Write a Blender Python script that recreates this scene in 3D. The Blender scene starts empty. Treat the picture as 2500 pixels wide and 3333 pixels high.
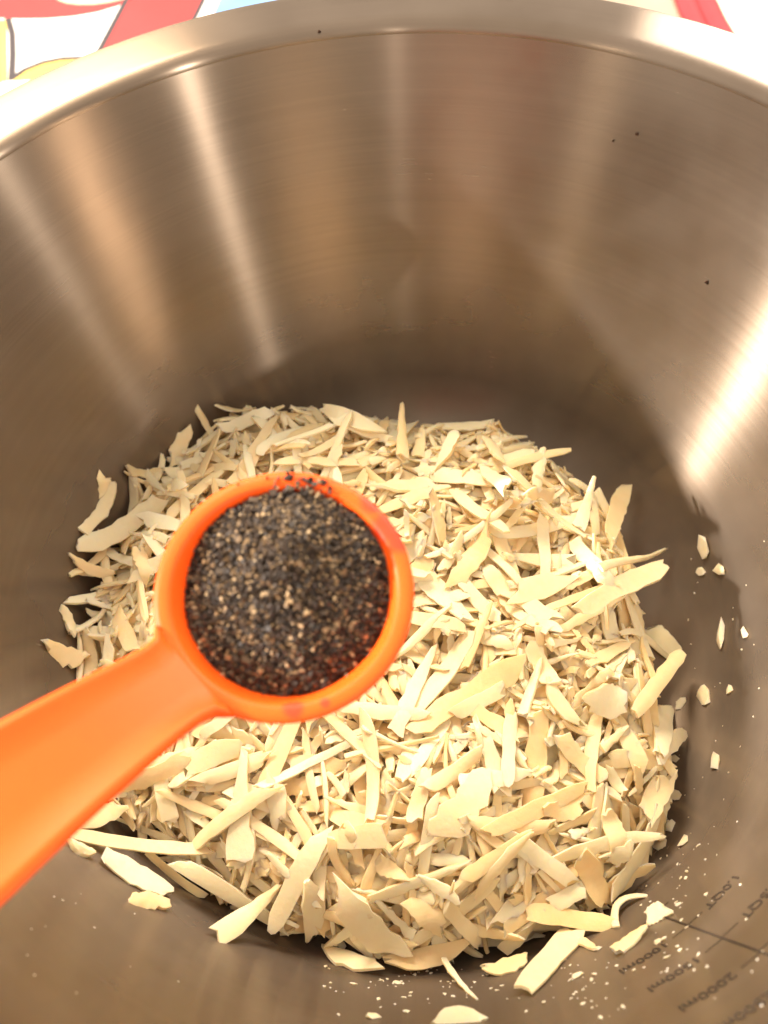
import bpy, bmesh, math, random
import numpy as np
from mathutils import Vector, Matrix

random.seed(7)
rng = np.random.default_rng(11)
scene = bpy.context.scene
CM = 0.01                                   # everything below is written in centimetres

# ------------------------------------------------------------------ camera
PW, PH, FPX = 2500, 3333, 2800.0            # photograph size and focal length in its pixels
CAM = np.array([-0.443, -10.418, 23.383]); PITCH, ROLL = 1.029, -0.094
_f = np.array([0, math.cos(PITCH), -math.sin(PITCH)]); _r0 = np.array([1.0, 0, 0]); _u0 = np.cross(_r0, _f)
_r = math.cos(ROLL) * _r0 + math.sin(ROLL) * _u0
_u = -math.sin(ROLL) * _r0 + math.cos(ROLL) * _u0
cam_data = bpy.data.cameras.new('camera')
cam = bpy.data.objects.new('camera', cam_data)
scene.collection.objects.link(cam)
M = Matrix.Identity(4)
for i in range(3):
    M[i][0], M[i][1], M[i][2], M[i][3] = _r[i], _u[i], -_f[i], CAM[i] * CM
cam.matrix_world = M
cam_data.sensor_fit = 'VERTICAL'
cam_data.sensor_height = 36.0
cam_data.lens = 36.0 * FPX / PH
cam_data.clip_start, cam_data.clip_end = 0.005, 50
cam_data.dof.use_dof = True
cam_data.dof.focus_distance = 0.222
cam_data.dof.aperture_fstop = 14.0
scene.camera = cam

# ------------------------------------------------------------------ world and lamps (a kitchen at night)
world = bpy.data.worlds.new('World'); scene.world = world; world.use_nodes = True
bg = world.node_tree.nodes['Background']
bg.inputs[0].default_value = (1.0, 0.83, 0.67, 1); bg.inputs[1].default_value = 0.90

def lamp(az, el, dist, size, power, col, aim=(0, 0, 3)):
    """an unseen round lamp at that bearing and height from the bowl"""
    a, e = math.radians(az), math.radians(el)
    p = Vector((math.cos(a) * math.cos(e), math.sin(a) * math.cos(e), math.sin(e))) * dist
    d = bpy.data.lights.new('unseen_lamp', 'AREA'); d.shape = 'DISK'; d.size = size; d.energy = power; d.color = col
    o = bpy.data.objects.new('unseen_lamp', d); scene.collection.objects.link(o)
    o.location = p
    o.rotation_euler = (Vector(aim) * CM - p).to_track_quat('-Z', 'Y').to_euler()
    return o
WARM = (1.0, 0.80, 0.58); PALE = (1.0, 0.88, 0.76)
lamp(112, 47, 1.8, 0.60, 29, WARM)          # broad lamp added behind the bowl to brighten the front steel and cheese
lamp(178, 26, 2.2, 0.10, 105, PALE)         # low lamp giving the hard streak on the right wall
lamp(58, 31, 1.5, 0.50, 15, PALE)           # bright shade that burns out the rim
lamp(-22, 23, 2.0, 0.04, 3.4, PALE)         # small lamps across the room, mirrored as streaks in the brushed wall
lamp(-58, 24, 2.0, 0.04, 6.8, PALE)
lamp(-96, 23, 2.2, 0.04, 1.1, PALE)
lamp(-134, 23, 2.2, 0.25, 1.4, WARM)

scene.view_settings.view_transform = 'Standard'
scene.view_settings.look = 'None'
scene.view_settings.exposure = 0.44
scene.view_settings.gamma = 1.0
scene.view_settings.use_curve_mapping = False
scene.render.engine = 'CYCLES'
scene.cycles.max_bounces = 10; scene.cycles.glossy_bounces = 6; scene.cycles.diffuse_bounces = 5
scene.cycles.use_denoising = True
scene.cycles.sample_clamp_indirect = 6.0

# ------------------------------------------------------------------ pixel helpers
def ray(px, py):
    d = _f + _r * (px - PW / 2) / FPX + _u * (PH / 2 - py) / FPX
    return d / np.linalg.norm(d)
def on_plane(px, py, z):
    d = ray(px, py); return CAM + d * (z - CAM[2]) / d[2]

# ------------------------------------------------------------------ bowl shape
RB, KT, HB, PHI, RO = 9.405, 0.295, 10.506, -1.059, 14.3
TH = math.atan(KT); FR = 2.8; FZ = -2.1                              # wall lean, radius of the round corner
FC_R = RB + KT * FZ + FR * (math.sin(TH) - 1) / math.cos(TH)        # centre of the corner arc (tangent to floor and wall)
RT = RB + KT * HB
def vol_height(V):
    h = 3.0
    for _ in range(40):
        h -= (math.pi * (RB * RB * h + RB * KT * h * h + KT * KT * h ** 3 / 3) - V) / (math.pi * (RB + KT * h) ** 2)
    return h
def bowl_z(r):
    """height of the inside of the bowl at radius r"""
    r = np.asarray(r, float)
    rt = FC_R + FR * math.cos(TH)
    zf = FZ + FR - np.sqrt(np.maximum(FR * FR - np.clip(r - FC_R, 0, FR) ** 2, 0))
    return np.where(r < FC_R, FZ, np.where(r < rt, zf, (r - RB) / KT))

# ------------------------------------------------------------------ material helpers
def new_mat(name):
    m = bpy.data.materials.new(name); m.use_nodes = True
    nt = m.node_tree; b = nt.nodes['Principled BSDF']
    return m, nt, b
def node(nt, t, **kw):
    n = nt.nodes.new(t)
    for k, v in kw.items(): setattr(n, k, v)
    return n
def mathn(nt, op, a, b=None, clamp=False):
    n = node(nt, 'ShaderNodeMath', operation=op); n.use_clamp = clamp
    for i, x in enumerate((a, b)):
        if x is None: continue
        if isinstance(x, (int, float)): n.inputs[i].default_value = x
        else: nt.links.new(x, n.inputs[i])
    return n.outputs[0]
def ramp(nt, fac, stops):
    n = node(nt, 'ShaderNodeValToRGB')
    el = n.color_ramp.elements
    while len(el) > 2: el.remove(el[-1])
    for i, (p, c) in enumerate(stops):
        e = el[i] if i < 2 else el.new(p)
        e.position = p; e.color = (*c, 1) if len(c) == 3 else c
    nt.links.new(fac, n.inputs[0])
    return n.outputs[0]

def steel_material():
    m, nt, b = new_mat('brushed_steel')
    tc = node(nt, 'ShaderNodeTexCoord')
    sep = node(nt, 'ShaderNodeSeparateXYZ'); nt.links.new(tc.outputs['Object'], sep.inputs[0])
    x, y, z = sep.outputs
    ang = mathn(nt, 'ARCTAN2', y, x)
    rad = mathn(nt, 'SQRT', mathn(nt, 'ADD', mathn(nt, 'MULTIPLY', x, x), mathn(nt, 'MULTIPLY', y, y)))
    s = mathn(nt, 'ADD', mathn(nt, 'MULTIPLY', z, 1.0), rad)          # runs from the centre out and up the wall
    def streak(sa, ss, det):
        c = node(nt, 'ShaderNodeCombineXYZ')
        nt.links.new(mathn(nt, 'MULTIPLY', ang, sa), c.inputs[0]); nt.links.new(mathn(nt, 'MULTIPLY', s, ss), c.inputs[1])
        n = node(nt, 'ShaderNodeTexNoise'); n.inputs['Scale'].default_value = 1.0; n.inputs['Detail'].default_value = det
        nt.links.new(c.outputs[0], n.inputs['Vector']); return n.outputs[0]
    fine = streak(0.9, 1200, 1.0)
    broad = streak(1.6, 300, 2.0)
    sm = node(nt, 'ShaderNodeTexNoise'); sm.inputs['Scale'].default_value = 38; sm.inputs['Detail'].default_value = 5
    nt.links.new(tc.outputs['Object'], sm.inputs['Vector'])
    smudge = sm.outputs[0]
    mix = mathn(nt, 'ADD', mathn(nt, 'MULTIPLY', fine, 0.5), mathn(nt, 'MULTIPLY', broad, 0.5))
    col = ramp(nt, mix, [(0.25, (0.205, 0.163, 0.124)), (0.75, (0.238, 0.192, 0.150))])
    nt.links.new(col, b.inputs['Base Color'])
    b.inputs['Metallic'].default_value = 1.0
    ro = mathn(nt, 'ADD', mathn(nt, 'MULTIPLY', smudge, 0.10), mathn(nt, 'ADD', mathn(nt, 'MULTIPLY', fine, 0.03), 0.185))
    # the spun wall is finely brushed round the bowl, the pressed floor has a plain satin finish
    wall = node(nt, 'ShaderNodeMapRange'); wall.inputs[1].default_value = 0.060; wall.inputs[2].default_value = 0.072
    nt.links.new(rad, wall.inputs[0]); wl = wall.outputs[0]
    nt.links.new(mathn(nt, 'ADD', ro, mathn(nt, 'MULTIPLY', mathn(nt, 'SUBTRACT', 1.0, wl), 0.12)), b.inputs['Roughness'])
    nt.links.new(mathn(nt, 'ADD', mathn(nt, 'MULTIPLY', wl, 0.90), 0.10), b.inputs['Anisotropic'])
    b.inputs['Anisotropic Rotation'].default_value = 0.25
    tg = node(nt, 'ShaderNodeTangent', direction_type='RADIAL', axis='Z')
    nt.links.new(tg.outputs[0], b.inputs['Tangent'])
    # matte paler layer, stronger low in the bowl: brightness painted into the lower steel
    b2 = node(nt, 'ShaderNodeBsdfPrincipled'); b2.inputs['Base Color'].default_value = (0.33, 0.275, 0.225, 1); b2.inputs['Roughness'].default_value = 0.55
    low_lighten = node(nt, 'ShaderNodeMapRange'); low_lighten.inputs[1].default_value = 0.055; low_lighten.inputs[2].default_value = 0.0
    low_lighten.inputs[3].default_value = 0.06; low_lighten.inputs[4].default_value = 0.20
    nt.links.new(z, low_lighten.inputs[0])
    ms = node(nt, 'ShaderNodeMixShader'); nt.links.new(mathn(nt, 'ADD', low_lighten.outputs[0], mathn(nt, 'MULTIPLY', mathn(nt, 'SUBTRACT', smudge, 0.4), 0.20), True), ms.inputs[0])
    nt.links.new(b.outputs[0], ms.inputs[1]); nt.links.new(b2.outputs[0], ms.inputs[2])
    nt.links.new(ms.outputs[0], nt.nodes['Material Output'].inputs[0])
    return m

def cheese_material(name, c_lo, c_hi):
    m, nt, b = new_mat(name)
    oi = node(nt, 'ShaderNodeObjectInfo'); ge = node(nt, 'ShaderNodeNewGeometry'); tc = node(nt, 'ShaderNodeTexCoord')
    rnd = mathn(nt, 'FRACT', mathn(nt, 'ADD', oi.outputs['Random'], ge.outputs['Random Per Island']))
    n = node(nt, 'ShaderNodeTexNoise'); n.inputs['Scale'].default_value = 260; n.inputs['Detail'].default_value = 4
    nt.links.new(tc.outputs['Object'], n.inputs['Vector'])
    fac = mathn(nt, 'ADD', mathn(nt, 'MULTIPLY', rnd, 0.7), mathn(nt, 'MULTIPLY', n.outputs[0], 0.3))
    nt.links.new(ramp(nt, fac, [(0.08, c_lo), (0.75, c_hi)]), b.inputs['Base Color'])
    b.inputs['Roughness'].default_value = 0.48
    b.inputs['Specular IOR Level'].default_value = 0.35
    b.inputs['Subsurface Weight'].default_value = 0.5
    b.inputs['Subsurface Radius'].default_value = (1.0, 0.66, 0.32)
    b.inputs['Subsurface Scale'].default_value = 0.002
    n2 = node(nt, 'ShaderNodeTexNoise'); n2.inputs['Scale'].default_value = 620; n2.inputs['Detail'].default_value = 3
    nt.links.new(tc.outputs['Object'], n2.inputs['Vector'])
    bp = node(nt, 'ShaderNodeBump'); bp.inputs['Strength'].default_value = 0.35; bp.inputs['Distance'].default_value = 0.0004
    nt.links.new(n2.outputs[0], bp.inputs['Height']); nt.links.new(bp.outputs[0], b.inputs['Normal'])
    return m

def plain(name, col, rough=0.5, noise=0.0, scale=60, spec=0.4):
    m, nt, b = new_mat(name)
    b.inputs['Roughness'].default_value = rough; b.inputs['Specular IOR Level'].default_value = spec
    if noise:
        tc = node(nt, 'ShaderNodeTexCoord'); n = node(nt, 'ShaderNodeTexNoise'); n.inputs['Scale'].default_value = scale; n.inputs['Detail'].default_value = 5
        nt.links.new(tc.outputs['Object'], n.inputs['Vector'])
        lo = tuple(c * (1 - noise) for c in col); hi = tuple(min(1, c * (1 + noise)) for c in col)
        nt.links.new(ramp(nt, n.outputs[0], [(0.3, lo), (0.7, hi)]), b.inputs['Base Color'])
    else:
        b.inputs['Base Color'].default_value = (*col, 1)
    return m

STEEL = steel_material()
CHEESE = cheese_material('grated_cheese', (0.91, 0.66, 0.34), (0.98, 0.875, 0.61))
CRUMB = cheese_material('cheese_crumb', (0.82, 0.68, 0.44), (0.90, 0.80, 0.60))

# ------------------------------------------------------------------ object helpers
COL = scene.collection
def mesh_obj(name, verts, faces, mat, parent=None, origin=None, smooth=None):
    """verts in cm (world); origin in cm moves the object's own origin"""
    v = np.asarray(verts, float)
    o0 = np.zeros(3) if origin is None else np.asarray(origin, float)
    me = bpy.data.meshes.new(name)
    me.from_pydata(((v - o0) * CM).tolist(), [], faces)
    me.materials.append(mat)
    if smooth is not None:
        me.polygons.foreach_set('use_smooth', [True] * len(me.polygons))
        if smooth < 180: me.set_sharp_from_angle(angle=math.radians(smooth))
    me.update()
    o = bpy.data.objects.new(name, me); COL.objects.link(o)
    o.location = o0 * CM
    if parent is not None:
        o.parent = parent
        o.location = o0 * CM - np.array(parent.location)
    return o
def empty(name, loc=(0, 0, 0)):
    o = bpy.data.objects.new(name, None); COL.objects.link(o); o.location = np.asarray(loc, float) * CM
    o.empty_display_size = 0.01
    return o
def tag(o, label=None, cat=None, group=None, kind=None):
    for k, v in (('label', label), ('category', cat), ('group', group), ('kind', kind)):
        if v: o[k] = v
    return o
def lathe(profile, n=160, closed=False):
    verts, faces = [], []
    m = len(profile)
    for i in range(n):
        a = 2 * math.pi * i / n
        for r, z in profile: verts.append((r * math.cos(a), r * math.sin(a), z))
    for i in range(n):
        j = (i + 1) % n
        for k in range(m if closed else m - 1):
            l = (k + 1) % m
            faces.append((i * m + k, j * m + k, j * m + l, i * m + l))
    return verts, faces

# ------------------------------------------------------------------ table and what lies on it
TZ = FZ - 0.12
table = mesh_obj('table', [(-90, -60, TZ - 3), (90, -60, TZ - 3), (90, 110, TZ - 3), (-90, 110, TZ - 3),
                           (-90, -60, TZ), (90, -60, TZ), (90, 110, TZ), (-90, 110, TZ)],
                 [(3, 2, 1, 0), (4, 5, 6, 7), (0, 1, 5, 4), (1, 2, 6, 5), (2, 3, 7, 6), (3, 0, 4, 7)],
                 plain('table_wood', (0.30, 0.23, 0.17), 0.5, 0.35, 14))
tag(table, kind='structure')

def slab(name, pts, z0, z1, mat, parent=None):
    n = len(pts)
    v = [(x, y, z0) for x, y in pts] + [(x, y, z1) for x, y in pts]
    f = [tuple(range(n - 1, -1, -1)), tuple(range(n, 2 * n))] + [(i, (i + 1) % n, n + (i + 1) % n, n + i) for i in range(n)]
    a = sum(p[0] * pts[(i + 1) % n][1] - pts[(i + 1) % n][0] * p[1] for i, p in enumerate(pts))
    if a < 0: f = [tuple(reversed(q)) for q in f]
    return mesh_obj(name, v, f, mat, parent)
MATZ = TZ + 0.08
mat_root = empty('placemat', (-14, 42, TZ))
tag(mat_root, 'white placemat with red, blue and yellow black-outlined print beyond the bowl rim', 'placemat')
WHITE = plain('mat_white', (0.86, 0.85, 0.83), 0.55, 0.03, 20)
RED = plain('print_red', (0.44, 0.025, 0.03), 0.5, 0.12, 30)
BLUE = plain('print_blue', (0.13, 0.27, 0.55), 0.5, 0.2, 40)
YEL = plain('print_yellow', (0.70, 0.48, 0.10), 0.5, 0.1, 40)
INK = plain('print_black', (0.03, 0.025, 0.035), 0.5)
PEACH = plain('print_peach', (0.80, 0.50, 0.36), 0.5, 0.1, 40)
slab('sheet', [(-40, 17), (-15, 17), (-5.2, 24), (5.5, 33), (5.5, 70), (-40, 70)], TZ + 0.002, MATZ, WHITE, mat_root)
def P2(px, py): return tuple(on_plane(px, py, MATZ)[:2])
def printed(pts, mat, lift=0.02, name='printed_shape'):
    return slab(name, pts, MATZ + 0.002, MATZ + lift, mat, mat_root)
def stripe(pts, w, mat, lift=0.03):
    pts = [np.array(p) for p in pts]; L, R = [], []
    for i, p in enumerate(pts):
        t = pts[min(i + 1, len(pts) - 1)] - pts[max(i - 1, 0)]; t = t / np.linalg.norm(t); nrm = np.array([-t[1], t[0]])
        L.append(tuple(p + nrm * w / 2)); R.append(tuple(p - nrm * w / 2))
    return printed(L + R[::-1], mat, lift, 'printed_outline')
up = lambda a, b, k: tuple(np.array(a) + (np.array(b) - np.array(a)) * k)
# red panel with its ink outline (runs on under the rim and away from the camera)
a0, a1 = P2(330, 155), P2(412, 0); b0, b1 = P2(640, 45), P2(662, 0)
A0, A1 = up(a1, a0, 1.6), up(a0, a1, 2.6); B0, B1 = up(b1, b0, 3.2), up(b0, b1, 5.5)
printed([A0, B0, B1, A1], RED)
stripe([A0, a0, a1, A1], 0.32, INK)
stripe([B0, B1], 0.24, INK)
# pale blue panel
c0 = np.array(P2(690, 30)); printed([tuple(c0 + d) for d in ((-0.35, -2.6), (3.4, -2.6), (4.2, 3.8), (1.2, 4.6))], BLUE)
# red blob at the far corner
e = np.array(P2(110, -25)); printed([tuple(e + np.array((6.4 * math.cos(t), 2.7 * math.sin(t) + 0.55 * math.sin(2 * t)))) for t in np.linspace(0, 2 * math.pi, 28)[:-1]], RED)
printed([tuple(e + np.array((2.6 * math.cos(t) + 3.8, 1.5 * math.sin(t) - 0.4))) for t in np.linspace(0, 2 * math.pi, 20)[:-1]], PEACH, 0.035)
# yellow bar with ink edges
y0, y1 = P2(12, 265), P2(12, 70); printed([P2(-8, 270), P2(24, 270), P2(22, 66), P2(-10, 66)], YEL, 0.022)
stripe([P2(38, 262), P2(42, 180), P2(40, 110), P2(26, 60)], 0.34, INK); stripe([P2(-12, 270), P2(-14, 60)], 0.34, INK)
# yellow wedge under an ink arc
printed([P2(44, 262), P2(110, 215), P2(190, 192), P2(270, 190), P2(330, 215), P2(240, 330), P2(90, 330)], YEL, 0.02)
printed([P2(8, 268), P2(100, 262), P2(60, 300), P2(0, 330)], WHITE, 0.026)
stripe([P2(36, 258), P2(80, 228), P2(140, 204), P2(200, 192), P2(265, 189)], 0.3, INK, 0.034)
# more of the print further away
for i in range(7):
    q = np.array((-36 + 6.2 * i, 55 + 3.5 * math.sin(i * 2.1)))
    pts = [tuple(q + np.array((2.1 * math.cos(t) * (1 + .3 * math.sin(3 * t + i)), 2.6 * math.sin(t)))) for t in np.linspace(0, 2 * math.pi, 18)[:-1]]
    printed(pts, (YEL, BLUE, RED)[i % 3]); stripe(pts + pts[:1], 0.24, INK)

towel = empty('kitchen_towel', (32, 24, TZ))
tag(towel, 'cream kitchen towel with a red hem lying beyond the bowl rim', 'towel')
CREAM = plain('towel_cream', (0.83, 0.78, 0.62), 0.85, 0.06, 120); HEM = plain('towel_red', (0.55, 0.025, 0.035), 0.75, 0.10, 80)
h0, h1 = np.array(on_plane(2310, 85, TZ + .3)[:2]), np.array(on_plane(2262, 0, TZ + .3)[:2])
hd = (h1 - h0) / np.linalg.norm(h1 - h0); hn = np.array([hd[1], -hd[0]])
if hn[0] < 0: hn = -hn
S0, S1 = h0 - hd * 10, h0 + hd * 26
def rib(profile, mat, name):
    """a soft strip with that cross-section (offset, height) along the hem line"""
    v, f = [], []; n = len(profile); K = 24
    for i in range(K + 1):
        p = S0 + (S1 - S0) * i / K; wob = 0.12 * math.sin(i * 0.9) + 0.08 * math.sin(i * 2.3)
        for (o, z) in profile: q = p + hn * (o + wob); v.append((q[0], q[1], TZ + 0.004 + z))
    for i in range(K):
        for k in range(n):
            l = (k + 1) % n; f.append((i * n + k, i * n + l, (i + 1) * n + l, (i + 1) * n + k))
    f += [tuple(range(n)), tuple(range(K * n + n - 1, K * n - 1, -1))]
    return mesh_obj(name, v, f, mat, towel, smooth=50)
rib([(-.95, 0), (-.95, .22), (-.6, .42), (-.15, .36), (0.02, .22), (.3, .40), (.75, .44), (1.0, .3), (1.0, 0)], HEM, 'hem')
rib([(1.004, 0), (1.004, .27), (3, .34), (8, .30), (16, .36), (26, .30), (34, .28), (34, 0)], CREAM, 'cloth')

# ------------------------------------------------------------------ mixing bowl
bowl = empty('mixing_bowl', (0, 0, TZ))
tag(bowl, 'large brushed stainless steel mixing bowl with a flat rolled rim', 'bowl')
T = 0.09
inner = [(0.001, FZ)] + [(FC_R * i / 8, FZ) for i in range(1, 9)]
for i in range(1, 15):
    a = (math.pi / 2 - TH) * i / 14
    inner.append((FC_R + FR * math.sin(a), FZ + FR - FR * math.cos(a)))
r0, z0 = inner[-1]
RN = 0.42                                                 # round of the neck where wall turns into rim
ztop = HB - RN * 0.75
for i in range(1, 15):
    z = z0 + (ztop - z0) * i / 14; inner.append((RB + KT * z, z))
outer = [(r + T * math.cos(TH), z - T * math.sin(TH) - (T if z < FZ + 0.2 else 0)) for r, z in inner[9:]]
outer = [(0.001, FZ - T)] + [(FC_R * i / 4, FZ - T) for i in range(1, 5)] + [(r, max(z, FZ - T)) for r, z in outer]
v, f = lathe(inner + outer[::-1], 180)
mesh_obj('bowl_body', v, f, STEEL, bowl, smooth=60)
rn, zn = RB + KT * ztop, ztop
top = [(rn, zn + 0.002)]
cx, cz = rn + RN * math.cos(TH), zn - RN * math.sin(TH) * 0.3
for i in range(0, 9):
    a = math.pi - TH * 0.2 - (math.pi / 2 - TH * 0.2) * i / 8 - 0.02
    top.append((rn + RN + RN * math.cos(a), HB - RN * 0.72 + RN * 0.72 * math.sin(a)))
for i in range(1, 9):
    k = i / 8; top.append((rn + RN + (RO - 0.16 - rn - RN) * k, HB + 0.012 * math.sin(math.pi * k) - 0.02 * k))
for i in range(1, 11):
    a = math.pi / 2 - math.pi * 1.25 * i / 10
    top.append((RO - 0.16 + 0.16 * math.cos(a), HB - 0.02 - 0.16 + 0.16 * math.sin(a)))
under = [(RO - 0.36, HB - 0.17), (rn + RN + 0.05, HB - 0.12), (rn + T * 1.2, zn + 0.004)]
v, f = lathe(top + under, 180, closed=True)
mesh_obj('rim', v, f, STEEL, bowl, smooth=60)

# measuring scale etched inside the wall
ETCH, nt, b = new_mat('etched_mark')
b.inputs['Base Color'].default_value = (0.05, 0.037, 0.027, 1); b.inputs['Specular IOR Level'].default_value = 0.1; b.inputs['Roughness'].default_value = 0.7
NIN = lambda a: np.array([-math.cos(a) * math.cos(TH), -math.sin(a) * math.cos(TH), math.sin(TH)])
def wall_pt(a, h, lift=0.012): return np.array([(RB + KT * h) * math.cos(a), (RB + KT * h) * math.sin(a), h]) + NIN(a) * lift
scale = empty('measuring_scale', (0, 0, TZ)); scale.parent = bowl; scale.location = (0, 0, 0)
def patch(name, a0, a1, h0, h1, na=1, nh=1):
    v, f = [], []
    for i in range(na + 1):
        for j in range(nh + 1): v.append(wall_pt(a0 + (a1 - a0) * i / na, h0 + (h1 - h0) * j / nh))
    for i in range(na):
        for j in range(nh):
            k = i * (nh + 1) + j; f.append((k, k + nh + 1, k + nh + 2, k + 1))
    me = mesh_obj(name, v, f, ETCH); me.parent = scale; me.location = np.array((0, 0, -TZ)) * CM
    return me
lw = 0.042 / RB
patch('scale_line', PHI - lw / 2, PHI + lw / 2, vol_height(430), vol_height(3200), 1, 12)
dg = math.radians
texts = []
for n, (ml, qt) in enumerate(((500, None), (1000, '1.0QT'), (1500, '1.5QT'), (2000, '2.0QT'), (2500, '2.5QT'), (3000, '3.0QT'))):
    h = vol_height(ml); hq = vol_height(float(qt[:3]) * 946 if qt else 473)
    patch('tick_mark', PHI - lw / 2 - dg(2.3), PHI - lw / 2 - .0002, h - .013, h + .013, 4, 1)
    hq = h - 0.06 if qt else hq
    patch('tick_mark', PHI + lw / 2 + .0002, PHI + lw / 2 + dg(2.3), hq - .013, hq + .013, 4, 1)
    if qt: texts += [('%dml' % ml, PHI - dg(3.2), h, 'LEFT'), (qt, PHI + dg(3.0), hq, 'RIGHT')]
for body, az, h, al in texts:
    cu = bpy.data.curves.new('lettering', 'FONT'); cu.body = body; cu.size = 0.38; cu.offset = 0.005; cu.align_x = al; cu.align_y = 'CENTER'; cu.resolution_u = 3
    to = bpy.data.objects.new('lettering_source', cu); COL.objects.link(to)
    bpy.context.view_layer.update()
    me = bpy.data.meshes.new_from_object(to.evaluated_get(bpy.context.evaluated_depsgraph_get()))
    bpy.data.objects.remove(to); bpy.data.curves.remove(cu)
    pts = [wall_pt(az - vv.co.x * 1.05 / (RB + KT * h), h + vv.co.y * math.cos(TH)) for vv in me.vertices]
    fs = [tuple(p.vertices) for p in me.polygons]
    bpy.data.meshes.remove(me)
    o = mesh_obj('lettering', pts, fs, ETCH); o.parent = scale; o.location = np.array((0, 0, -TZ)) * CM
    o['label'] = 'dark etched marking ' + body

# ------------------------------------------------------------------ cheese: a heap laid down shred by shred
GR, GE = 0.06, 11.4
GN = int(2 * GE / GR)
gx = (np.arange(GN) + 0.5) * GR - GE
GX, GY = np.meshgrid(gx, gx, indexing='ij')
HM = bowl_z(np.hypot(GX, GY)).copy()
def hidx(x, y):
    return (np.clip(((np.asarray(x) + GE) / GR).astype(int), 0, GN - 1), np.clip(((np.asarray(y) + GE) / GR).astype(int), 0, GN - 1))
def hm(x, y): i, j = hidx(x, y); return HM[i, j]
def drop_pixel(px, py):
    """where that line of sight meets the heap or the metal"""
    d = ray(px, py); t = np.linspace(12, 40, 1400)
    P = CAM[None] + d[None] * t[:, None]
    return P[np.argmax(P[:, 2] <= hm(P[:, 0], P[:, 1]))]

outline = [(545, 1440), (390, 1530), (310, 1640), (225, 1800), (180, 1950), (160, 2080), (150, 2200), (170, 2350), (210, 2520), (280, 2680),
           (480, 2760), (690, 2890), (800, 2990), (1000, 3050), (1240, 3120), (1500, 3110), (1700, 3100), (1930, 3000), (2050, 2860),
           (2160, 2680), (2190, 2500), (2160, 2250), (2090, 2050), (2060, 1850), (1980, 1690), (1880, 1580), (1650, 1430), (1450, 1410),
           (1250, 1375), (1050, 1370), (850, 1375), (690, 1395)]
foot = np.array([on_plane(px, py, -0.55)[:2] for px, py in outline])
def inside_dist(x, y):
    """distance to the heap's outline, positive inside"""
    p = np.stack([x, y], -1)[:, None]; a = foot[None]; b = np.roll(foot, -1, 0)[None]
    ab = b - a; t = np.clip(((p - a) * ab).sum(-1) / (ab * ab).sum(-1), 0, 1)
    d = np.linalg.norm(p - a - ab * t[..., None], axis=-1).min(1)
    c = ((a[..., 1] > p[..., 1]) != (b[..., 1] > p[..., 1])) & (p[..., 0] < (b[..., 0] - a[..., 0]) * (p[..., 1] - a[..., 1]) / (b[..., 1] - a[..., 1] + 1e-12) + a[..., 0])
    return np.where(c.sum(1) % 2 == 1, d, -d)
DG = inside_dist(GX.ravel(), GY.ravel()).reshape(GN, GN)
DG = np.minimum(DG, 9.65 - np.hypot(GX, GY))               # the heap stays on the floor and the foot of the wall
TARGET = -1.2 + 3.2 * (1 - np.exp(-np.clip(DG + .1, 0, None) / 0.95)) + 0.22 * np.sin(GX * 0.9 + 1) * np.sin(GY * 0.8)
TARGET = np.maximum(TARGET, bowl_z(np.hypot(GX, GY)) + .25)
CORE = TARGET - 0.95                                        # packed middle of the heap, below every shred one can see
HM = np.where(DG > .5, np.maximum(HM, CORE), HM)

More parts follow.
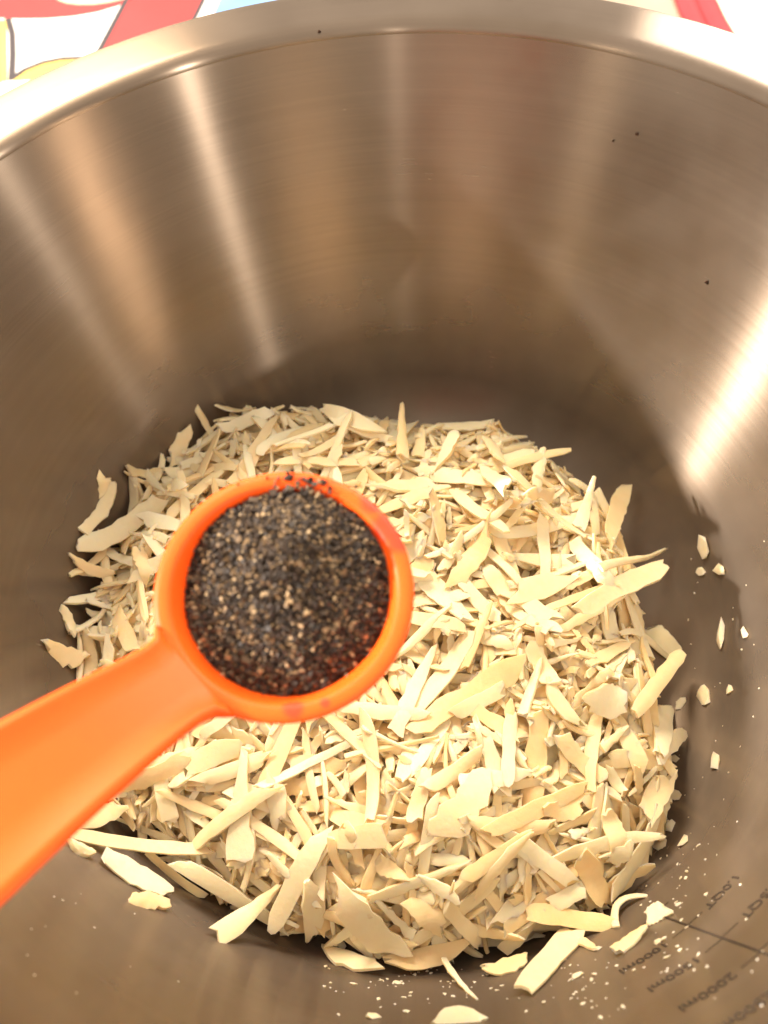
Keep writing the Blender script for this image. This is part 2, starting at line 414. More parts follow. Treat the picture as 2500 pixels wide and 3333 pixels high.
def shred(x, y, yaw, L, w, th, kappa=0.0, style=None, lift=0.0, flex=0.45, write=True, curl=0.0):
    """one shred dropped at x, y: it comes to rest on what is below it. Returns verts, faces (cm) and its looks"""
    style = style or random.choices(('strip', 'wedge', 'lens', 'chip'), (9, 2.4, .7, 2))[0]
    NS = 11
    t = np.linspace(-.5, .5, NS); s = t * L
    c, sn = math.cos(yaw), math.sin(yaw)
    lx = s; ly = kappa * (s ** 2 - (L * L) / 12)
    cxs = x + c * lx - sn * ly; cys = y + sn * lx + c * ly
    tx, ty = np.gradient(cxs), np.gradient(cys); nl = np.hypot(tx, ty); tx /= nl; ty /= nl
    ox, oy = -ty, tx
    offs = np.array([-.42, -.15, .15, .42]) * w
    h = np.stack([hm(cxs + ox * o, cys + oy * o) for o in offs])
    hb = h.max(0) * 0.6 + h.mean(0) * 0.4
    neg, pos = np.where(t < -1e-6)[0], np.where(t > 1e-6)[0]
    ti, tj = t[neg][:, None], t[pos][None]
    z0 = (hb[neg][:, None] * tj - hb[pos][None] * ti) / (tj - ti)
    k = np.unravel_index(np.argmax(z0), z0.shape)
    mid = hb[NS // 2]
    if mid > z0[k]:
        p = np.polyfit(t, hb, 1); a, bb = mid, p[0] * 0.6
    else:
        a = z0[k]; bb = (hb[pos[k[1]]] - hb[neg[k[0]]]) / (t[pos[k[1]]] - t[neg[k[0]]])
    bb = max(-L * 1.1, min(L * 1.1, bb))
    line = a + bb * t
    gap = np.clip(line - hb, -0.12, 0.5)
    z = line - flex * np.polyval(np.polyfit(t, gap, 3), t)
    z = z + th * 0.5 - 0.02 + lift * (t + .5) * L + curl * ((2 * t) ** 2 - .33) * L
    zb = bowl_z(np.hypot(cxs, cys)) + th * .55
    z = np.maximum(z, zb)
    roll = math.atan2(float((h[3] - h[0]).mean()), .84 * w) * 0.55 + random.gauss(0, .26)
    roll = max(-.9, min(.9, roll)); twist = random.gauss(0, .3)
    # outline across the length
    u = np.abs(2 * t)
    if style == 'strip': wp = 1 - .12 * u ** 3
    elif style == 'wedge': wp = np.clip(.98 - .75 * (t + .5) ** 1.8, .14, 1)
    elif style == 'lens': wp = np.clip(1 - u ** 3, 0.16, 1) ** .7
    else: wp = 1 - .35 * u ** 2
    if style in ('strip', 'chip'): wp[0] *= random.uniform(.75, .98); wp[-1] *= random.uniform(.5, .95)
    ph1, ph2 = random.uniform(0, 6.28), random.uniform(0, 6.28); wp = wp * (1 + .07 * np.sin(5 * t + ph1) + .04 * np.sin(11 * t + ph2))
    tp = th * (1 - .3 * u ** 6)
    slant = random.uniform(-.5, .5) * w * (1 if style in ('strip', 'chip') else .3)
    bias = (random.choice((-1, 1)) if style == 'lens' else random.uniform(-1, 1)) * (1 - np.clip(wp, 0, 1)) * w / 2
    edge = random.uniform(.45, 1.1); edge2 = random.uniform(.45, 1.1); bow = random.uniform(-.25, .35) * th
    torn = [random.gauss(0, .17) * min(w, .45) for _ in range(8)]
    rag = random.choice((.015, .03, .045, .065)); verts = []
    T3 = np.stack([tx * L / NS, ty * L / NS, np.gradient(z)], -1); T3 /= np.linalg.norm(T3, axis=1)[:, None]
    for i in range(NS):
        up_ = np.array([0, 0, 1.0]); lat = np.cross(up_, T3[i]); lat /= np.linalg.norm(lat); nor = np.cross(T3[i], lat)
        r_ = roll + twist * 2 * t[i]
        la = lat * math.cos(r_) + nor * math.sin(r_); no = nor * math.cos(r_) - lat * math.sin(r_)
        P = np.array([cxs[i], cys[i], z[i]]) + la * bias[i]
        ww = w * wp[i] / 2
        ja, jb = random.gauss(0, rag) * w, random.gauss(0, rag) * w
        for (q, e) in ((-1, .42 * edge), (-.45, .5), (.45, .5), (1, .42 * edge2), (1, -.42 * edge2), (.45, -.5), (-.45, -.5), (-1, -.42 * edge)):
            sl = slant * q * np.sign(t[i]) * u[i] ** 5
            if i in (0, NS - 1): sl += torn[(0 if i == 0 else 4) + (0 if q < -.8 else 1 if q < 0 else 2 if q < .8 else 3)]
            verts.append(P + la * (q * ww + (ja if q < 0 else jb)) + no * (e * tp[i] + bow * (1 - q * q)) + T3[i] * sl)
    faces = []
    for i in range(NS - 1):
        for k in range(8):
            l = (k + 1) % 8; faces.append((i * 8 + k, i * 8 + l, (i + 1) * 8 + l, (i + 1) * 8 + k))
    faces += [tuple(range(7, -1, -1)), tuple(range((NS - 1) * 8, NS * 8))]
    if write:
        m = max(4, int(L / .05)); tt = np.linspace(-.5, .5, m)
        X = np.interp(tt, t, cxs); Y = np.interp(tt, t, cys); Z = np.interp(tt, t, z); OX = np.interp(tt, t, ox); OY = np.interp(tt, t, oy); WP = np.interp(tt, t, wp)
        for q in np.linspace(-1, 1, max(3, int(w / .05))):
            xx, yy = X + OX * q * w / 2 * WP, Y + OY * q * w / 2 * WP
            i, j = hidx(xx, yy); np.maximum.at(HM, (i, j), Z + th * .45 + math.sin(roll) * q * w / 2)
    return np.array(verts), faces, np.array([x, y, float(z.mean())]), {'strip': 'blunt', 'wedge': 'tapering', 'lens': 'leaf-shaped', 'chip': 'stubby'}[style] + (' bowed' if abs(kappa) * L * L > .35 else '')

def random_shred(extra=0.0, big=False, tries=14, bit=False):
    best = None
    for _ in range(tries):
        k = rng.integers(0, GN, 2)
        while DG[k[0], k[1]] < 0.12: k = rng.integers(0, GN, 2)
        gap = TARGET[k[0], k[1]] + extra - HM[k[0], k[1]]
        if best is None or gap > best[0]: best = (gap, k)
    i, j = best[1]
    L = min(3.2, max(.8, random.lognormvariate(.60 if big else .40, .33)))
    w = min(.58, max(.15, random.lognormvariate(-1.14 if big else -1.28, .36)))
    if bit: L, w = random.uniform(.4, 1.3), random.uniform(.10, .28)
    edge = DG[i, j]
    yaw = random.uniform(0, math.pi)
    if edge < 1.8:                                         # near the outline, shreds lie along it rather than cross it
        def out(a, l):
            ii, jj = hidx(gx[i] + np.array((-.5, .5)) * l * math.cos(a), gx[j] + np.array((-.5, .5)) * l * math.sin(a))
            return DG[ii, jj].min() < -.12
        for n_ in range(16):
            if not out(yaw, L): break
            yaw = random.uniform(0, math.pi); L = max(.6, L * (.95 if n_ > 5 else 1))
    return shred(gx[i], gx[j], yaw, L, w, random.uniform(.06, .12), random.gauss(0, .035) if random.random() < .9 else random.gauss(0, .22),
                 lift=random.choice((0, 0, random.uniform(-.3, .3))), flex=.5, curl=random.gauss(0.01, .025)) + (L, w)

# lower layers, too many and too hidden to tell apart
V_all, F_all, off = [], [], 0
st = 6; sub = range(0, GN, st); idx = {}
cv = []
for i in sub:
    for j in sub:
        if DG[i, j] > .3: idx[i, j] = len(cv); cv.append((gx[i], gx[j], max(CORE[i, j], float(bowl_z(math.hypot(gx[i], gx[j]))) + .01) - .04))
for (i, j) in list(idx):
    q = [(i, j), (i + st, j), (i + st, j + st), (i, j + st)]
    if all(k in idx for k in q): F_all.append(tuple(idx[k] for k in q))
V_all.append(np.array(cv)); off = len(cv)
for n in range(1900):
    v, f = random_shred(bit=n % 5 == 4)[:2]
    V_all.append(v); F_all += [tuple(q + off for q in g) for g in f]; off += len(v)

for n in range(600):                                       # fine slivers settled into the gaps
    v, f = random_shred(.12, tries=30, bit=True)[:2]
    V_all.append(v); F_all += [tuple(q + off for q in g) for g in f]; off += len(v)
heap = mesh_obj('grated_cheese', np.concatenate(V_all), F_all, CHEESE, smooth=38)
tag(heap, 'heap of pale yellow grated cheese filling the bottom of the steel bowl', 'cheese', kind='stuff')
SP_PIX = (925, 1930)                                       # the spoon's cup in the photograph
def zone(c):
    d = c - CAM; zz = d @ _f
    px, py = PW / 2 + FPX * (d @ _r) / zz, PH / 2 - FPX * (d @ _u) / zz
    az = math.degrees(math.atan2(c[1], c[0]))
    dist = float(inside_dist(np.array([c[0]]), np.array([c[1]]))[0])
    if dist < 1.3:
        if -80 < az < -35: return "at the heap's edge below the measuring scale"
        if -150 < az <= -80: return "at the heap's edge opposite the dark wall"
        if 20 < az < 155: return "at the heap's edge under the tall dark wall"
        if -35 <= az <= 20: return "at the heap's edge below the white glare streak"
        return "at the heap's edge under the spoon handle's side"
    dx, dy = px - 925, py - 1930; rr = math.hypot(dx, dy); an = math.degrees(math.atan2(-dy, dx))
    if rr < 400: return 'mostly hidden under the spoon cup'
    if rr < 700:
        if 35 <= an < 160: return 'between the spoon cup and the dark wall'
        if -20 <= an < 35: return 'between the spoon cup and the glare streak'
        if -75 <= an < -20: return 'between the spoon cup and the measuring scale'
        return 'on the heap where the handle joins the spoon cup'
    if az < -100 or az > 150: return 'on the heap beside the spoon handle'
    if -100 <= az < -20: return 'on the heap towards the measuring scale'
    return 'on the heap behind the spoon towards the dark wall'
def look(L, w):
    a = 'long' if L > 1.9 else ('short' if L < 1.25 else 'medium')
    b_ = 'broad' if w > .46 else ('thin' if w < .24 else 'slim')
    return a, b_
def add_shred(v, f, c, shape, L, w, label=None, mat=CHEESE):
    o = mesh_obj('cheese_shred', v, f, mat, origin=c, smooth=38)
    a, b_ = look(L, w); z_ = zone(c)
    if label: tag(o, label, 'cheese shred', 'cheese shreds on the heap')
    else: tag(o, '%s %s %s cheese shred %s' % (a, b_, shape, z_), 'cheese shred', '%s %s %s shreds %s' % (a, b_, shape, z_))
    return o

# shreds read from the photograph: end, end, width in its pixels; sideways bow; style; end raised; label
TRACED = [
 ((1023, 2864), (1039, 3068), 70, 0, 'lens', 0, None), ((788, 2802), (780, 2457), 95, 0, 'wedge', 0, None), ((913, 2692), (898, 2535), 60, 0, 'strip', 0, None),
 ((600, 2504), (788, 2433), 70, 0, 'strip', 0, None), ((1180, 2371), (1352, 2449), 25, 0, 'wedge', 0, None), ((1384, 2574), (1564, 2449), 45, 0, 'strip', 0, None),
 ((1423, 2739), (1603, 2535), 110, 0, 'lens', 0, None), ((1580, 2715), (1900, 2566), 50, 0, 'strip', 0, None), ((1533, 2927), (1721, 2707), 35, 0, 'lens', 0, None),
 ((1227, 2802), (1321, 2872), 60, 0, 'wedge', 0, None), ((1337, 2927), (1446, 3029), 75, 0, 'strip', 0, None), ((1368, 2849), (1501, 2943), 40, .1, 'lens', 0, None),
 ((1070, 2739), (1141, 2880), 32, .5, 'strip', 0, None), ((1454, 2950), (1556, 3076), 50, 0, 'strip', 0, None), ((1791, 2950), (1900, 2896), 55, 0, 'strip', 0, None),
 ((1476, 1912), (1597, 1724), 70, 0, 'strip', 0, None), ((1582, 1852), (1649, 1943), 50, 0, 'strip', 0, None), ((1672, 1943), (1838, 1882), 85, 0, 'chip', 0, None),
 ((1582, 1536), (1642, 1649), 55, 0, 'strip', 0, None), ((1506, 2199), (1604, 1973), 40, 0, 'wedge', 0, None), ((1288, 2395), (1400, 2116), 60, 0, 'wedge', 0, None),
 ((1975, 2650), (1999, 2807), 60, 0, 'strip', 0, None), ((1968, 2807), (2046, 2779), 60, 0, 'chip', 0, None), ((1900, 2306), (2024, 2296), 105, 0, 'chip', 0, None),
 ((1860, 1774), (1974, 1923), 58, 0, 'strip', 0, None), ((640, 2760), (900, 2560), 45, 0, 'strip', 0, None), ((380, 2560), (620, 2470), 60, 0, 'strip', 0, None),
 ((1700, 2330), (1760, 2150), 40, 0, 'wedge', 0, None), ((1650, 2560), (1660, 2330), 45, 0, 'strip', 0, None), ((1480, 2330), (1640, 2240), 50, 0, 'strip', 0, None),
 ((560, 1500), (620, 1425), 50, 0, 'strip', 0, None), ((650, 1540), (715, 1430), 45, 0, 'strip', 0, None), ((844, 1484), (964, 1394), 40, 0, 'wedge', 0, None),
 ((1055, 1371), (1250, 1430), 60, 0, 'lens', 0, None), ((1432, 1522), (1484, 1439), 40, 0, 'strip', .3, None), ((1582, 1432), (1627, 1522), 40, 0, 'strip', .2, None),
 ((226, 1823), (377, 1884), 35, 0, 'lens', 0, None), ((452, 1793), (497, 1914), 45, 0, 'strip', 0, None), ((360, 1640), (350, 1575), 45, 0, 'strip', 0, None),
 ((217, 1990), (253, 2081), 30, 0, 'strip', 0, None), ((480, 1545), (540, 1620), 30, 0, 'wedge', 0, None), ((386, 2000), (440, 2130), 50, 0, 'strip', 0, None),
 ((240, 2670), (400, 2620), 70, 0, 'chip', 0, None), ((1866, 3057), (1944, 3085), 35, 0, 'lens', 0, None), ((1700, 1700), (1800, 1640), 50, 0, 'lens', 0, None),
 ((286, 1756), (392, 1620), 42, 0, 'strip', 0, 'slim shred leaning on the heap behind a broad one under the dull wall streak'),
 ((279, 1801), (527, 1643), 70, 0, 'strip', 0, 'broad long shred lying on the heap behind the spoon handle'),
 ((1311, 1492), (1311, 1385), 42, 0, 'wedge', .45, 'pointed sliver standing up from the heap behind the spoon cup'),
 ((1885, 1714), (1924, 1610), 42, 0, 'wedge', .5, 'pointed shred tip sticking up near the leaning greenish strip'),
 ((1974, 1769), (2014, 1635), 55, 0, 'strip', .3, 'dull flat strip leaning against the steel above the heap'),
 ((1950, 1856), (2143, 1814), 30, 0, 'wedge', .16, 'thin shred jutting clear of the heap with a dark shadow below'),
 ((1889, 2013), (2118, 1933), 66, 0, 'strip', .10, 'thick rounded white shred jutting out over the steel'),
 ((2118, 2047), (2208, 2142), 75, 0, 'chip', 0, 'flat tan flake lying on bare steel inside a curled sliver'),
 ((2014, 2050), (2148, 2167), 20, -.28, 'strip', 0, 'thin arched sliver curling off the heap over the steel'),
 ((2123, 2460), (2168, 2296), 70, 0, 'lens', 0, 'broad yellowish flake lying beside the straight white bar shred'),
 ((2143, 2460), (2218, 2395), 48, 0, 'strip', 0, 'stubby shred end next to the yellowish flake'),
 ((2049, 2346), (2178, 2182), 50, 0, 'strip', .12, 'straight white bar shred pointing off the heap to the steel'),
 ((2093, 2669), (2173, 2520), 72, 0, 'strip', 0, 'broad pale shred sloping down to the crumbs by the scale'),
 ((145, 2111), (290, 2153), 62, 0, 'lens', .0, 'plump white shred poking out above the spoon handle'),
 ((241, 2720), (681, 2768), 42, .02, 'strip', 0, 'very long thin shred along the heap foot below the spoon handle'),
 ((470, 2775), (669, 2925), 26, .12, 'strip', 0, 'narrow bowed sliver standing on edge beside the long thin shred'),
 ((362, 2804), (573, 2913), 80, 0, 'chip', 0, 'large torn flake lying on the steel below the spoon handle'),
 ((430, 2930), (560, 2945), 60, 0, 'chip', 0, 'small torn flake touching the large torn one on the steel'),
 ((240, 2755), (310, 2790), 38, 0, 'lens', 0, 'small scrap lying under the tip of the long thin shred'),
 ((702, 3052), (913, 2896), 72, 0, 'wedge', 0, 'wide slab-like shred hanging off the heap over the steel'),
 ((890, 3029), (1062, 2707), 65, 0, 'strip', 0, 'longest straight bright shred beside the slab-like one'),
 ((1290, 3115), (1101, 2927), 105, 0, 'strip', 0, 'widest thick white shred sloping down to the front steel'),
 ((1047, 3091), (1227, 3162), 58, 0, 'lens', 0, 'oval flake lying on the steel at the foot of the widest shred'),
 ((1266, 3146), (1532, 3091), 60, 0, 'lens', 0, 'long leaf-shaped shred lying across the foot of the heap'),
 ((1440, 3123), (1548, 3256), 24, .1, 'wedge', 0, 'tiny bent sliver pointing away from the leaf-shaped shred'),
 ((1572, 3170), (1720, 3123), 60, 0, 'lens', 0, 'darker leaf-shaped shred beside the blunt white bar'),
 ((1689, 3225), (1862, 3037), 80, 0, 'strip', 0, 'blunt white bar shred with a ragged end on the steel'),
 ((1713, 2966), (1985, 3010), 60, 0, 'strip', 0, 'straight cream bar pointing at the etched scale line'),
 ((1979, 3000), (2060, 2905), 26, -.9, 'strip', 0, 'hooked sliver curling beside the start of the scale line'),
 ((2100, 2990), (2148, 2968), 62, 0, 'chip', 0, 'small square yellow chip lying on the etched scale line'),
 ((1987, 3104), (2100, 3028), 55, 0, 'wedge', 0, 'pointed white flake lying just above the 1000ml mark'),
 ((1415, 3311), (1572, 3303), 62, .1, 'lens', 0, 'curved flake lying alone on the front steel'),
]
N_IND = 300 - len(TRACED)
for n in range(N_IND):
    v, f, c, shape, L, w = random_shred(.2, True, 6)
    add_shred(v, f, c, shape, L, w)
for (p, q, wpx, kap, style, lift, label) in TRACED:
    A, B = drop_pixel(*p), drop_pixel(*q)
    mid = (A + B) / 2; dist = np.linalg.norm(mid - CAM); ppc = FPX / (dist * float(ray(*((np.array(p) + q) / 2)) @ _f))
    dxy = B[:2] - A[:2]; L = float(np.hypot(*dxy))
    L = max(.45, min(L, 3.9)); w = wpx / ppc
    v, f, c, shape = shred(mid[0], mid[1], math.atan2(dxy[1], dxy[0]), L, w, random.uniform(.08, .13) if w > .2 else .07, kap, style, lift, flex=.6)
    add_shred(v, f, c, shape, L, w, label)

# crumbs on the steel
def blob(c, size, flat, up, elong=1.0, yaw=0.0, seed=0):
    """an irregular faceted scrap"""
    R_ = random.Random(seed)
    bm = bmesh.new(); bmesh.ops.create_icosphere(bm, subdivisions=1, radius=1)
    up = Vector(up).normalized(); q = up.to_track_quat('Z', 'Y')
    vs = []
    for vv in bm.verts:
        k = R_.uniform(.42, 1.3); p = vv.co * k
        p = Vector((p.x * elong, p.y / elong ** .3, p.z * flat)); p.rotate(Matrix.Rotation(yaw, 3, 'Z')); p.rotate(q)
        vs.append(np.array(p) * size / 2 + c)
    fs = [tuple(x.index for x in g.verts) for g in bm.faces]; bm.free()
    return vs, fs
def steel_pt(px, py):
    d = ray(px, py); t = np.linspace(10, 60, 8000); P = CAM[None] + d[None] * t[:, None]
    i = np.argmax(P[:, 2] <= bowl_z(np.hypot(P[:, 0], P[:, 1]))); p = P[i]
    r = np.hypot(p[0], p[1]); dz = float(bowl_z(r + .02) - bowl_z(r - .02)) / .04
    n = np.array([-p[0] / r * dz, -p[1] / r * dz, 1]); return p, n / np.linalg.norm(n)
CRUMBS = [((2297, 1789), 60, 1.5, 'curved torn crumb lying on steel under the white glare streak'), ((2345, 1850), 46, 1.3, 'torn crumb touching the end of a curved one below the glare'),
 ((2282, 1863), 36, 1, 'small round crumb next to a curved torn crumb'), ((2350, 2070), 52, 1.9, 'narrow bar-shaped crumb on the bare steel'),
 ((2430, 2060), 34, 1.5, 'frayed white crumb beside the bar-shaped crumb'), ((2292, 2266), 52, 1.25, 'larger leaf-shaped crumb on the bare steel'),
 ((2377, 2246), 32, 1, 'small triangular crumb beside the leaf-shaped crumb'), ((2218, 2290), 44, 1.8, 'thin crooked crumb between heap and leaf-shaped crumb'),
 ((2335, 2475), 54, 1.4, 'folded white crumb standing alone on the steel'), ((2230, 2740), 50, 1.2, 'white ragged crumb above the 1.0QT mark'),
 ((2180, 2690), 44, 1.3, 'pale crumb resting at the heap foot above the ragged one'), ((2152, 2750), 56, 1.1, 'chunky crumb between the heap and the ragged white one'),
 ((2144, 3069), 30, 1.1, 'round white crumb at the start of the 1000ml mark'), ((2210, 2944), 22, 1.2, 'small white crumb beside the etched line and first tick'),
 ((2300, 2912), 18, 1.2, 'tiny crumb on the last letter of 1.0QT'), ((2205, 2590), 40, 1.2, 'greyish crumb at the heap foot beside the broad pale shred'),
 ((2195, 2470), 36, 1.2, 'pale crumb next to the stubby shred end'), ((1219, 3311), 46, 1.3, 'diamond-shaped crumb on the front steel'),
 ((1321, 3295), 28, 1, 'small bright crumb beside the diamond-shaped one'), ((1290, 3200), 30, 1.2, 'yellow crumb below the oval flake'),
 ((1880, 3180), 34, 1.2, 'powdery crumb beside the blunt white bar'), ((1945, 3090), 30, 1.1, 'powdery crumb beside the pointed white flake'), ((1150, 3205), 22, 1.1, 'tiny crumb on steel under the oval flake')]
for n, (p, s, el, lab) in enumerate(CRUMBS):
    c, nrm = steel_pt(*p); ppc = FPX / np.linalg.norm(c - CAM)
    size = s / ppc; v, f = blob(c + nrm * size * .13, size, .32, nrm, el, random.uniform(0, 3), n)
    tag(mesh_obj('cheese_crumb', v, f, CRUMB, origin=c, smooth=30), lab, 'crumb', 'cheese crumbs on the steel')
Vd, Fd, off = [], [], 0
def dust(px, py, s):
    global off
    c, nrm = steel_pt(px, py); size = s / 118
    v, f = blob(c + nrm * size * .2, size, .5, nrm, random.uniform(1, 1.8), random.uniform(0, 3), random.random())
    Vd.extend(v); Fd.extend(tuple(q + off for q in g) for g in f); off += len(v)
for n in range(110): dust(random.uniform(1050, 1950), random.gauss(3200, 45) - abs(random.gauss(0, 10)), random.choice((4, 5, 6, 8, 10, 13)))
for n in range(60): dust(random.gauss(2190, 70), random.uniform(2480, 3200), random.choice((4, 5, 6, 8, 10, 14)))
for n in range(45): dust(random.uniform(2200, 2490), random.uniform(1750, 3300), random.choice((4, 5, 6, 8)))
for n in range(22): dust(random.uniform(1850, 2050), random.uniform(3080, 3330), random.choice((4, 5, 6, 9, 12)))
for n in range(14): dust(random.uniform(60, 600), random.uniform(2850, 3250), random.choice((3, 4, 5)))
tag(mesh_obj('cheese_dust', Vd, Fd, CRUMB, smooth=30), 'fine cheese dust sprinkled on the bare steel round the heap', 'dust', kind='stuff')

# ------------------------------------------------------------------ measuring spoon
SD = 14.9
SC = CAM + ray(925, 1922) * SD                              # centre of the cup's mouth
view = CAM - SC; view /= np.linalg.norm(view)
SN = view + np.array([0, 0, 1.6]); SN /= np.linalg.norm(SN)
end = CAM + ray(0, 2615) * 13.9                             # the handle where it leaves the frame
hdv = end - SC; SA = hdv - (hdv @ SN) * SN; SA /= np.linalg.norm(SA); SB = np.cross(SN, SA)
def sp(a, b, n): return SC + SA * a + SB * b + SN * n
R_IN, R_OUT = 1.86, 2.24
m, nt, b = new_mat('orange_plastic')
tc = node(nt, 'ShaderNodeTexCoord')
n1 = node(nt, 'ShaderNodeTexNoise'); n1.inputs['Scale'].default_value = 130; n1.inputs['Detail'].default_value = 4
nt.links.new(tc.outputs['Object'], n1.inputs['Vector'])
def stain_mask(points):
    out = None
    for p, r in points:
        d = node(nt, 'ShaderNodeVectorMath', operation='DISTANCE'); nt.links.new(tc.outputs['Object'], d.inputs[0]); d.inputs[1].default_value = tuple(p * CM)
        k = mathn(nt, 'SUBTRACT', 1.25, mathn(nt, 'ADD', mathn(nt, 'DIVIDE', d.outputs['Value'], r * CM), mathn(nt, 'MULTIPLY', n1.outputs[0], .6)), True)
        k = mathn(nt, 'MULTIPLY', k, 2.2, True)
        out = k if out is None else mathn(nt, 'MAXIMUM', out, k)
    return out
def on_lip(px, py):
    d = ray(px, py); t = ((SC - CAM) @ SN) / (d @ SN); return CAM + d * t - SC
mk = stain_mask([(on_lip(1262, 1715), .42), (on_lip(1300, 1760), .30), (on_lip(1215, 1640), .30), (on_lip(955, 2305), .22), (on_lip(1060, 2290), .12)])
mx = node(nt, 'ShaderNodeMix', data_type='RGBA'); nt.links.new(mathn(nt, 'MULTIPLY', mk, .75), mx.inputs[0])
mx.inputs[6].default_value = (0.93, 0.112, 0.008, 1); mx.inputs[7].default_value = (0.66, 0.035, 0.02, 1)
nt.links.new(mx.outputs[2], b.inputs['Base Color'])
b.inputs['Roughness'].default_value = 0.48; b.inputs['Specular IOR Level'].default_value = .3; b.inputs['Subsurface Weight'].default_value = .35
b.inputs['Subsurface Radius'].default_value = (1, .35, .08); b.inputs['Subsurface Scale'].default_value = .003
bp = node(nt, 'ShaderNodeBump'); bp.inputs['Strength'].default_value = .05; bp.inputs['Distance'].default_value = .0006
nt.links.new(n1.outputs[0], bp.inputs['Height']); nt.links.new(bp.outputs[0], b.inputs['Normal'])
ORANGE = m
spoon = empty('measuring_spoon', SC)
tag(spoon, 'bright orange plastic measuring spoon heaped with pepper, held over the cheese', 'spoon')
prof = [(0.001, -1.62), (.5, -1.60), (.95, -1.46), (1.32, -1.20), (1.60, -.85), (1.78, -.45), (1.88, -.14), (1.92, -.03), (1.96, .015), (2.0, .03), (2.12, .03),
        (2.19, .01), (2.23, -.03), (2.235, -.08), (2.19, -.13), (2.08, -.16), (1.99, -.22), (1.90, -.50), (1.70, -1.0), (1.42, -1.38), (1.02, -1.66), (.5, -1.80), (.001, -1.83)]
v, f = lathe(prof, 96); v = [sp(*q) for q in v]
mesh_obj('cup', v, f, ORANGE, spoon, origin=SC, smooth=60)
# handle: a flat bar with rounded edges, thicker along its sides, arching out to rest on the bowl's rim
HL = 10.9
rise_end = None
def handle_axis(s):
    """point on the handle's middle line, s cm out from the cup's centre"""
    base = SC + SA * s
    k = max(0.0, s - 2.0)
    return base + SN * (-.10 + HK1 * k - HK2 * k * k)
# choose the arch so that the handle passes through the point where it leaves the frame and lands on the rim
se = float((end - SC) @ SA); ne = float((end - SC) @ SN)
HK1, HK2 = .22, .0
def solve_arch():
    global HK1, HK2
    best = None
    for k2 in np.linspace(0, .06, 61):
        k = se - 2.0; k1 = (ne + .10 + k2 * k * k) / k
        HK1, HK2 = k1, k2
        s = 4.0; zmin = 9
        for s in np.arange(5, 16, .05):
            p = handle_axis(s)
            if math.hypot(p[0], p[1]) > RO - .7: break
        e = abs(p[2] - (HB + .02 + .17))
        if best is None or e < best[0]: best = (e, k1, k2, s)
    HK1, HK2 = best[1], best[2]; return best
arch = solve_arch(); HL = arch[3] + .9
NSH = 40; v, f = [], []
for i in range(NSH + 1):
    s = 1.98 + (HL - 1.98) * i / NSH
    p = handle_axis(s); p2 = handle_axis(s + .02); tdir = (p2 - p) / np.linalg.norm(p2 - p); nn = np.cross(tdir, SB)
    if nn @ SN < 0: nn = -nn
    hw = (.74 + .40 * min(1, max(0, (s - 2.2) / 3.6)) + .30 * math.exp(-(s - 1.98) / .18) - .0)
    left = HL - s
    if left < 1.0: hw *= math.sqrt(max(.02, 1 - (1 - left / 1.0) ** 2)) * .98 + .02
    tk = .15 + .03 * math.exp(-(s - 2) / .4)
    for (q, e) in ((-1, -.5), (-1, .55), (-.93, .95), (-.84, .98), (-.76, .62), (-.3, .58), (.3, .58), (.76, .62), (.84, .98), (.93, .95), (1, .55), (1, -.5), (.9, -.95), (-.9, -.95)):
        v.append(p + SB * q * hw + nn * e * tk)
m_ = 14
for i in range(NSH):
    for k in range(m_):
        l = (k + 1) % m_; f.append((i * m_ + k, i * m_ + l, (i + 1) * m_ + l, (i + 1) * m_ + k))
f += [tuple(range(m_ - 1, -1, -1)), tuple(range(NSH * m_, NSH * m_ + m_))]
mesh_obj('handle', v, f, ORANGE, spoon, origin=SC, smooth=50)

# ------------------------------------------------------------------ ground pepper in the spoon
PEP, nt, b = new_mat('ground_pepper')
ge = node(nt, 'ShaderNodeNewGeometry')
nt.links.new(ramp(nt, ge.outputs['Random Per Island'], [(0.0, (.012, .008, .006)), (.42, (.030, .019, .012)), (.70, (.055, .034, .018)), (.86, (.16, .10, .046)), (.95, (.36, .25, .13)), (1.0, (.46, .35, .21))]), b.inputs['Base Color'])
b.inputs['Roughness'].default_value = .62
def pep_n(a, b_):
    """height of the pepper above the mouth plane"""
    r = math.hypot(a, b_)
    d = math.hypot(a + .62 * AX_A, b_ + .62 * AX_B)        # AX points back to the camera's side
    return .60 - 1.02 * (d / 1.9) ** 1.05 + .035 * math.sin(3 * a + 1) * math.sin(2.6 * b_)
# the pile leans to the side away from the camera
far = on_lip(1000, 1560); far = far / np.linalg.norm(far)
AX_A, AX_B = -float(far @ SA), -float(far @ SB)
Vp, Fp, off = [], [], 0
base_v = [tuple(sp(0, 0, pep_n(0, 0) - .06))]; base_f = []
NR, NA = 10, 48
for i in range(1, NR + 1):
    for j in range(NA):
        r = 1.88 * i / NR; a = 2 * math.pi * j / NA; x, y = r * math.cos(a), r * math.sin(a)
        base_v.append(tuple(sp(x, y, pep_n(x, y) - .06)))
for j in range(NA): base_f.append((0, 1 + j, 1 + (j + 1) % NA))
for i in range(NR - 1):
    for j in range(NA):
        a, b2 = 1 + i * NA + j, 1 + i * NA + (j + 1) % NA; base_f.append((a, a + NA, b2 + NA, b2))
Vp += base_v; Fp += base_f; off = len(Vp)
cubev = np.array([(x, y, z) for x in (-1, 1) for y in (-1, 1) for z in (-1, 1)], float)
cubef = [(0, 1, 3, 2), (4, 6, 7, 5), (0, 4, 5, 1), (2, 3, 7, 6), (0, 2, 6, 4), (1, 5, 7, 3)]
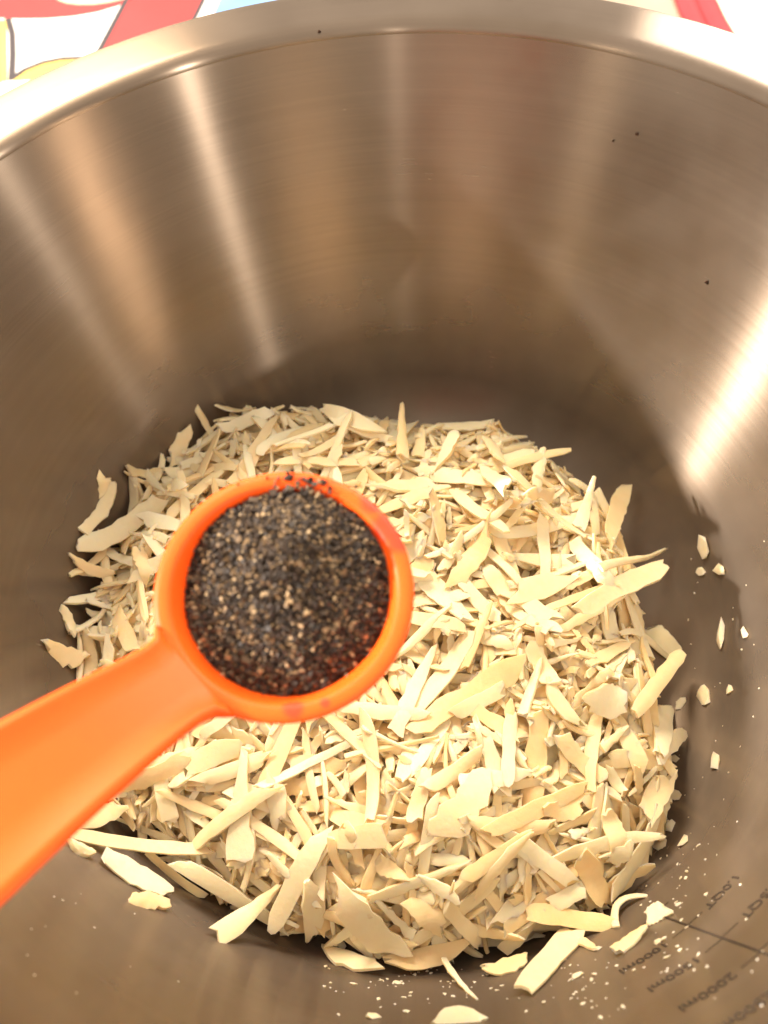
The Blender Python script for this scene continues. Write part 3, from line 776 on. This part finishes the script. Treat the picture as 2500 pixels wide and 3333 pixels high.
def grain(c, s):
    global off
    q = np.array(Matrix.Rotation(random.uniform(0, 6.28), 3, Vector((random.gauss(0, 1), random.gauss(0, 1), random.gauss(0, 1))).normalized()))
    k = cubev * np.array([random.uniform(.5, 1.3), random.uniform(.5, 1.1), random.uniform(.35, .9)]) * (1 + .35 * rng.standard_normal((8, 1)))
    for p in k @ q.T: Vp.append(tuple(c + p * s / 2))
    for g in cubef: Fp.append(tuple(x + off for x in g))
    off += 8
for n in range(11000):
    r = 1.89 * math.sqrt(random.random()); a = random.uniform(0, 6.2832); x, y = r * math.cos(a), r * math.sin(a)
    grain(sp(x, y, pep_n(x, y) + random.uniform(-.05, .035)), min(.10, random.lognormvariate(-2.92, .33)))
for n in range(45):                                        # a few spilled over the far lip
    th_ = math.atan2(-AX_B, -AX_A) + random.gauss(0, .16); r = random.uniform(1.8, 2.12)
    grain(sp(r * math.cos(th_), r * math.sin(th_), .045 + random.uniform(0, .03)), random.uniform(.05, .09))
pep = mesh_obj('ground_pepper', Vp, Fp, PEP, origin=SC)
tag(pep, 'coarse ground black pepper with pale flecks heaped in the orange spoon', 'pepper', kind='stuff')

# loose pepper specks: on the spoon's lip and on the bowl's wall
SPECK = plain('pepper_speck', (.03, .016, .010), .9, spec=.05)
def speck(c, size, up_, label, group=None):
    v, f = blob(c, size, .7, up_, 1.2, random.uniform(0, 3), random.random())
    tag(mesh_obj('pepper_speck', v, f, SPECK, origin=c), label, 'speck', group)
for px, py, s in ((948, 1560, 26), (952, 1535, 15), (938, 1545, 14), (1012, 1562, 20), (1045, 1572, 17), (1075, 1590, 20), (870, 1560, 12), (776, 1578, 10), (1160, 1590, 10)):
    c = SC + on_lip(px, py) + SN * .05
    speck(c, s / 190, SN, 'black pepper speck stuck on the lip of the orange spoon', 'pepper specks on the spoon lip')
for px, py, s, lab in ((1040, 104, 11, 'dark pepper speck just under the far rim of the bowl'), (2073, 436, 16, 'dark pepper speck high on the steel wall'),
                       (1996, 458, 8, 'faint tiny speck beside the speck high on the wall'), (2300, 920, 15, 'dark pepper speck on the wall above the white glare streak')):
    d = ray(px, py); t = np.linspace(10, 60, 9000); Pp = CAM[None] + d[None] * t[:, None]
    c = Pp[np.argmax(np.hypot(Pp[:, 0], Pp[:, 1]) >= RB + KT * Pp[:, 2] - .03)]
    speck(c, s / 125, NIN(math.atan2(c[1], c[0])), lab)
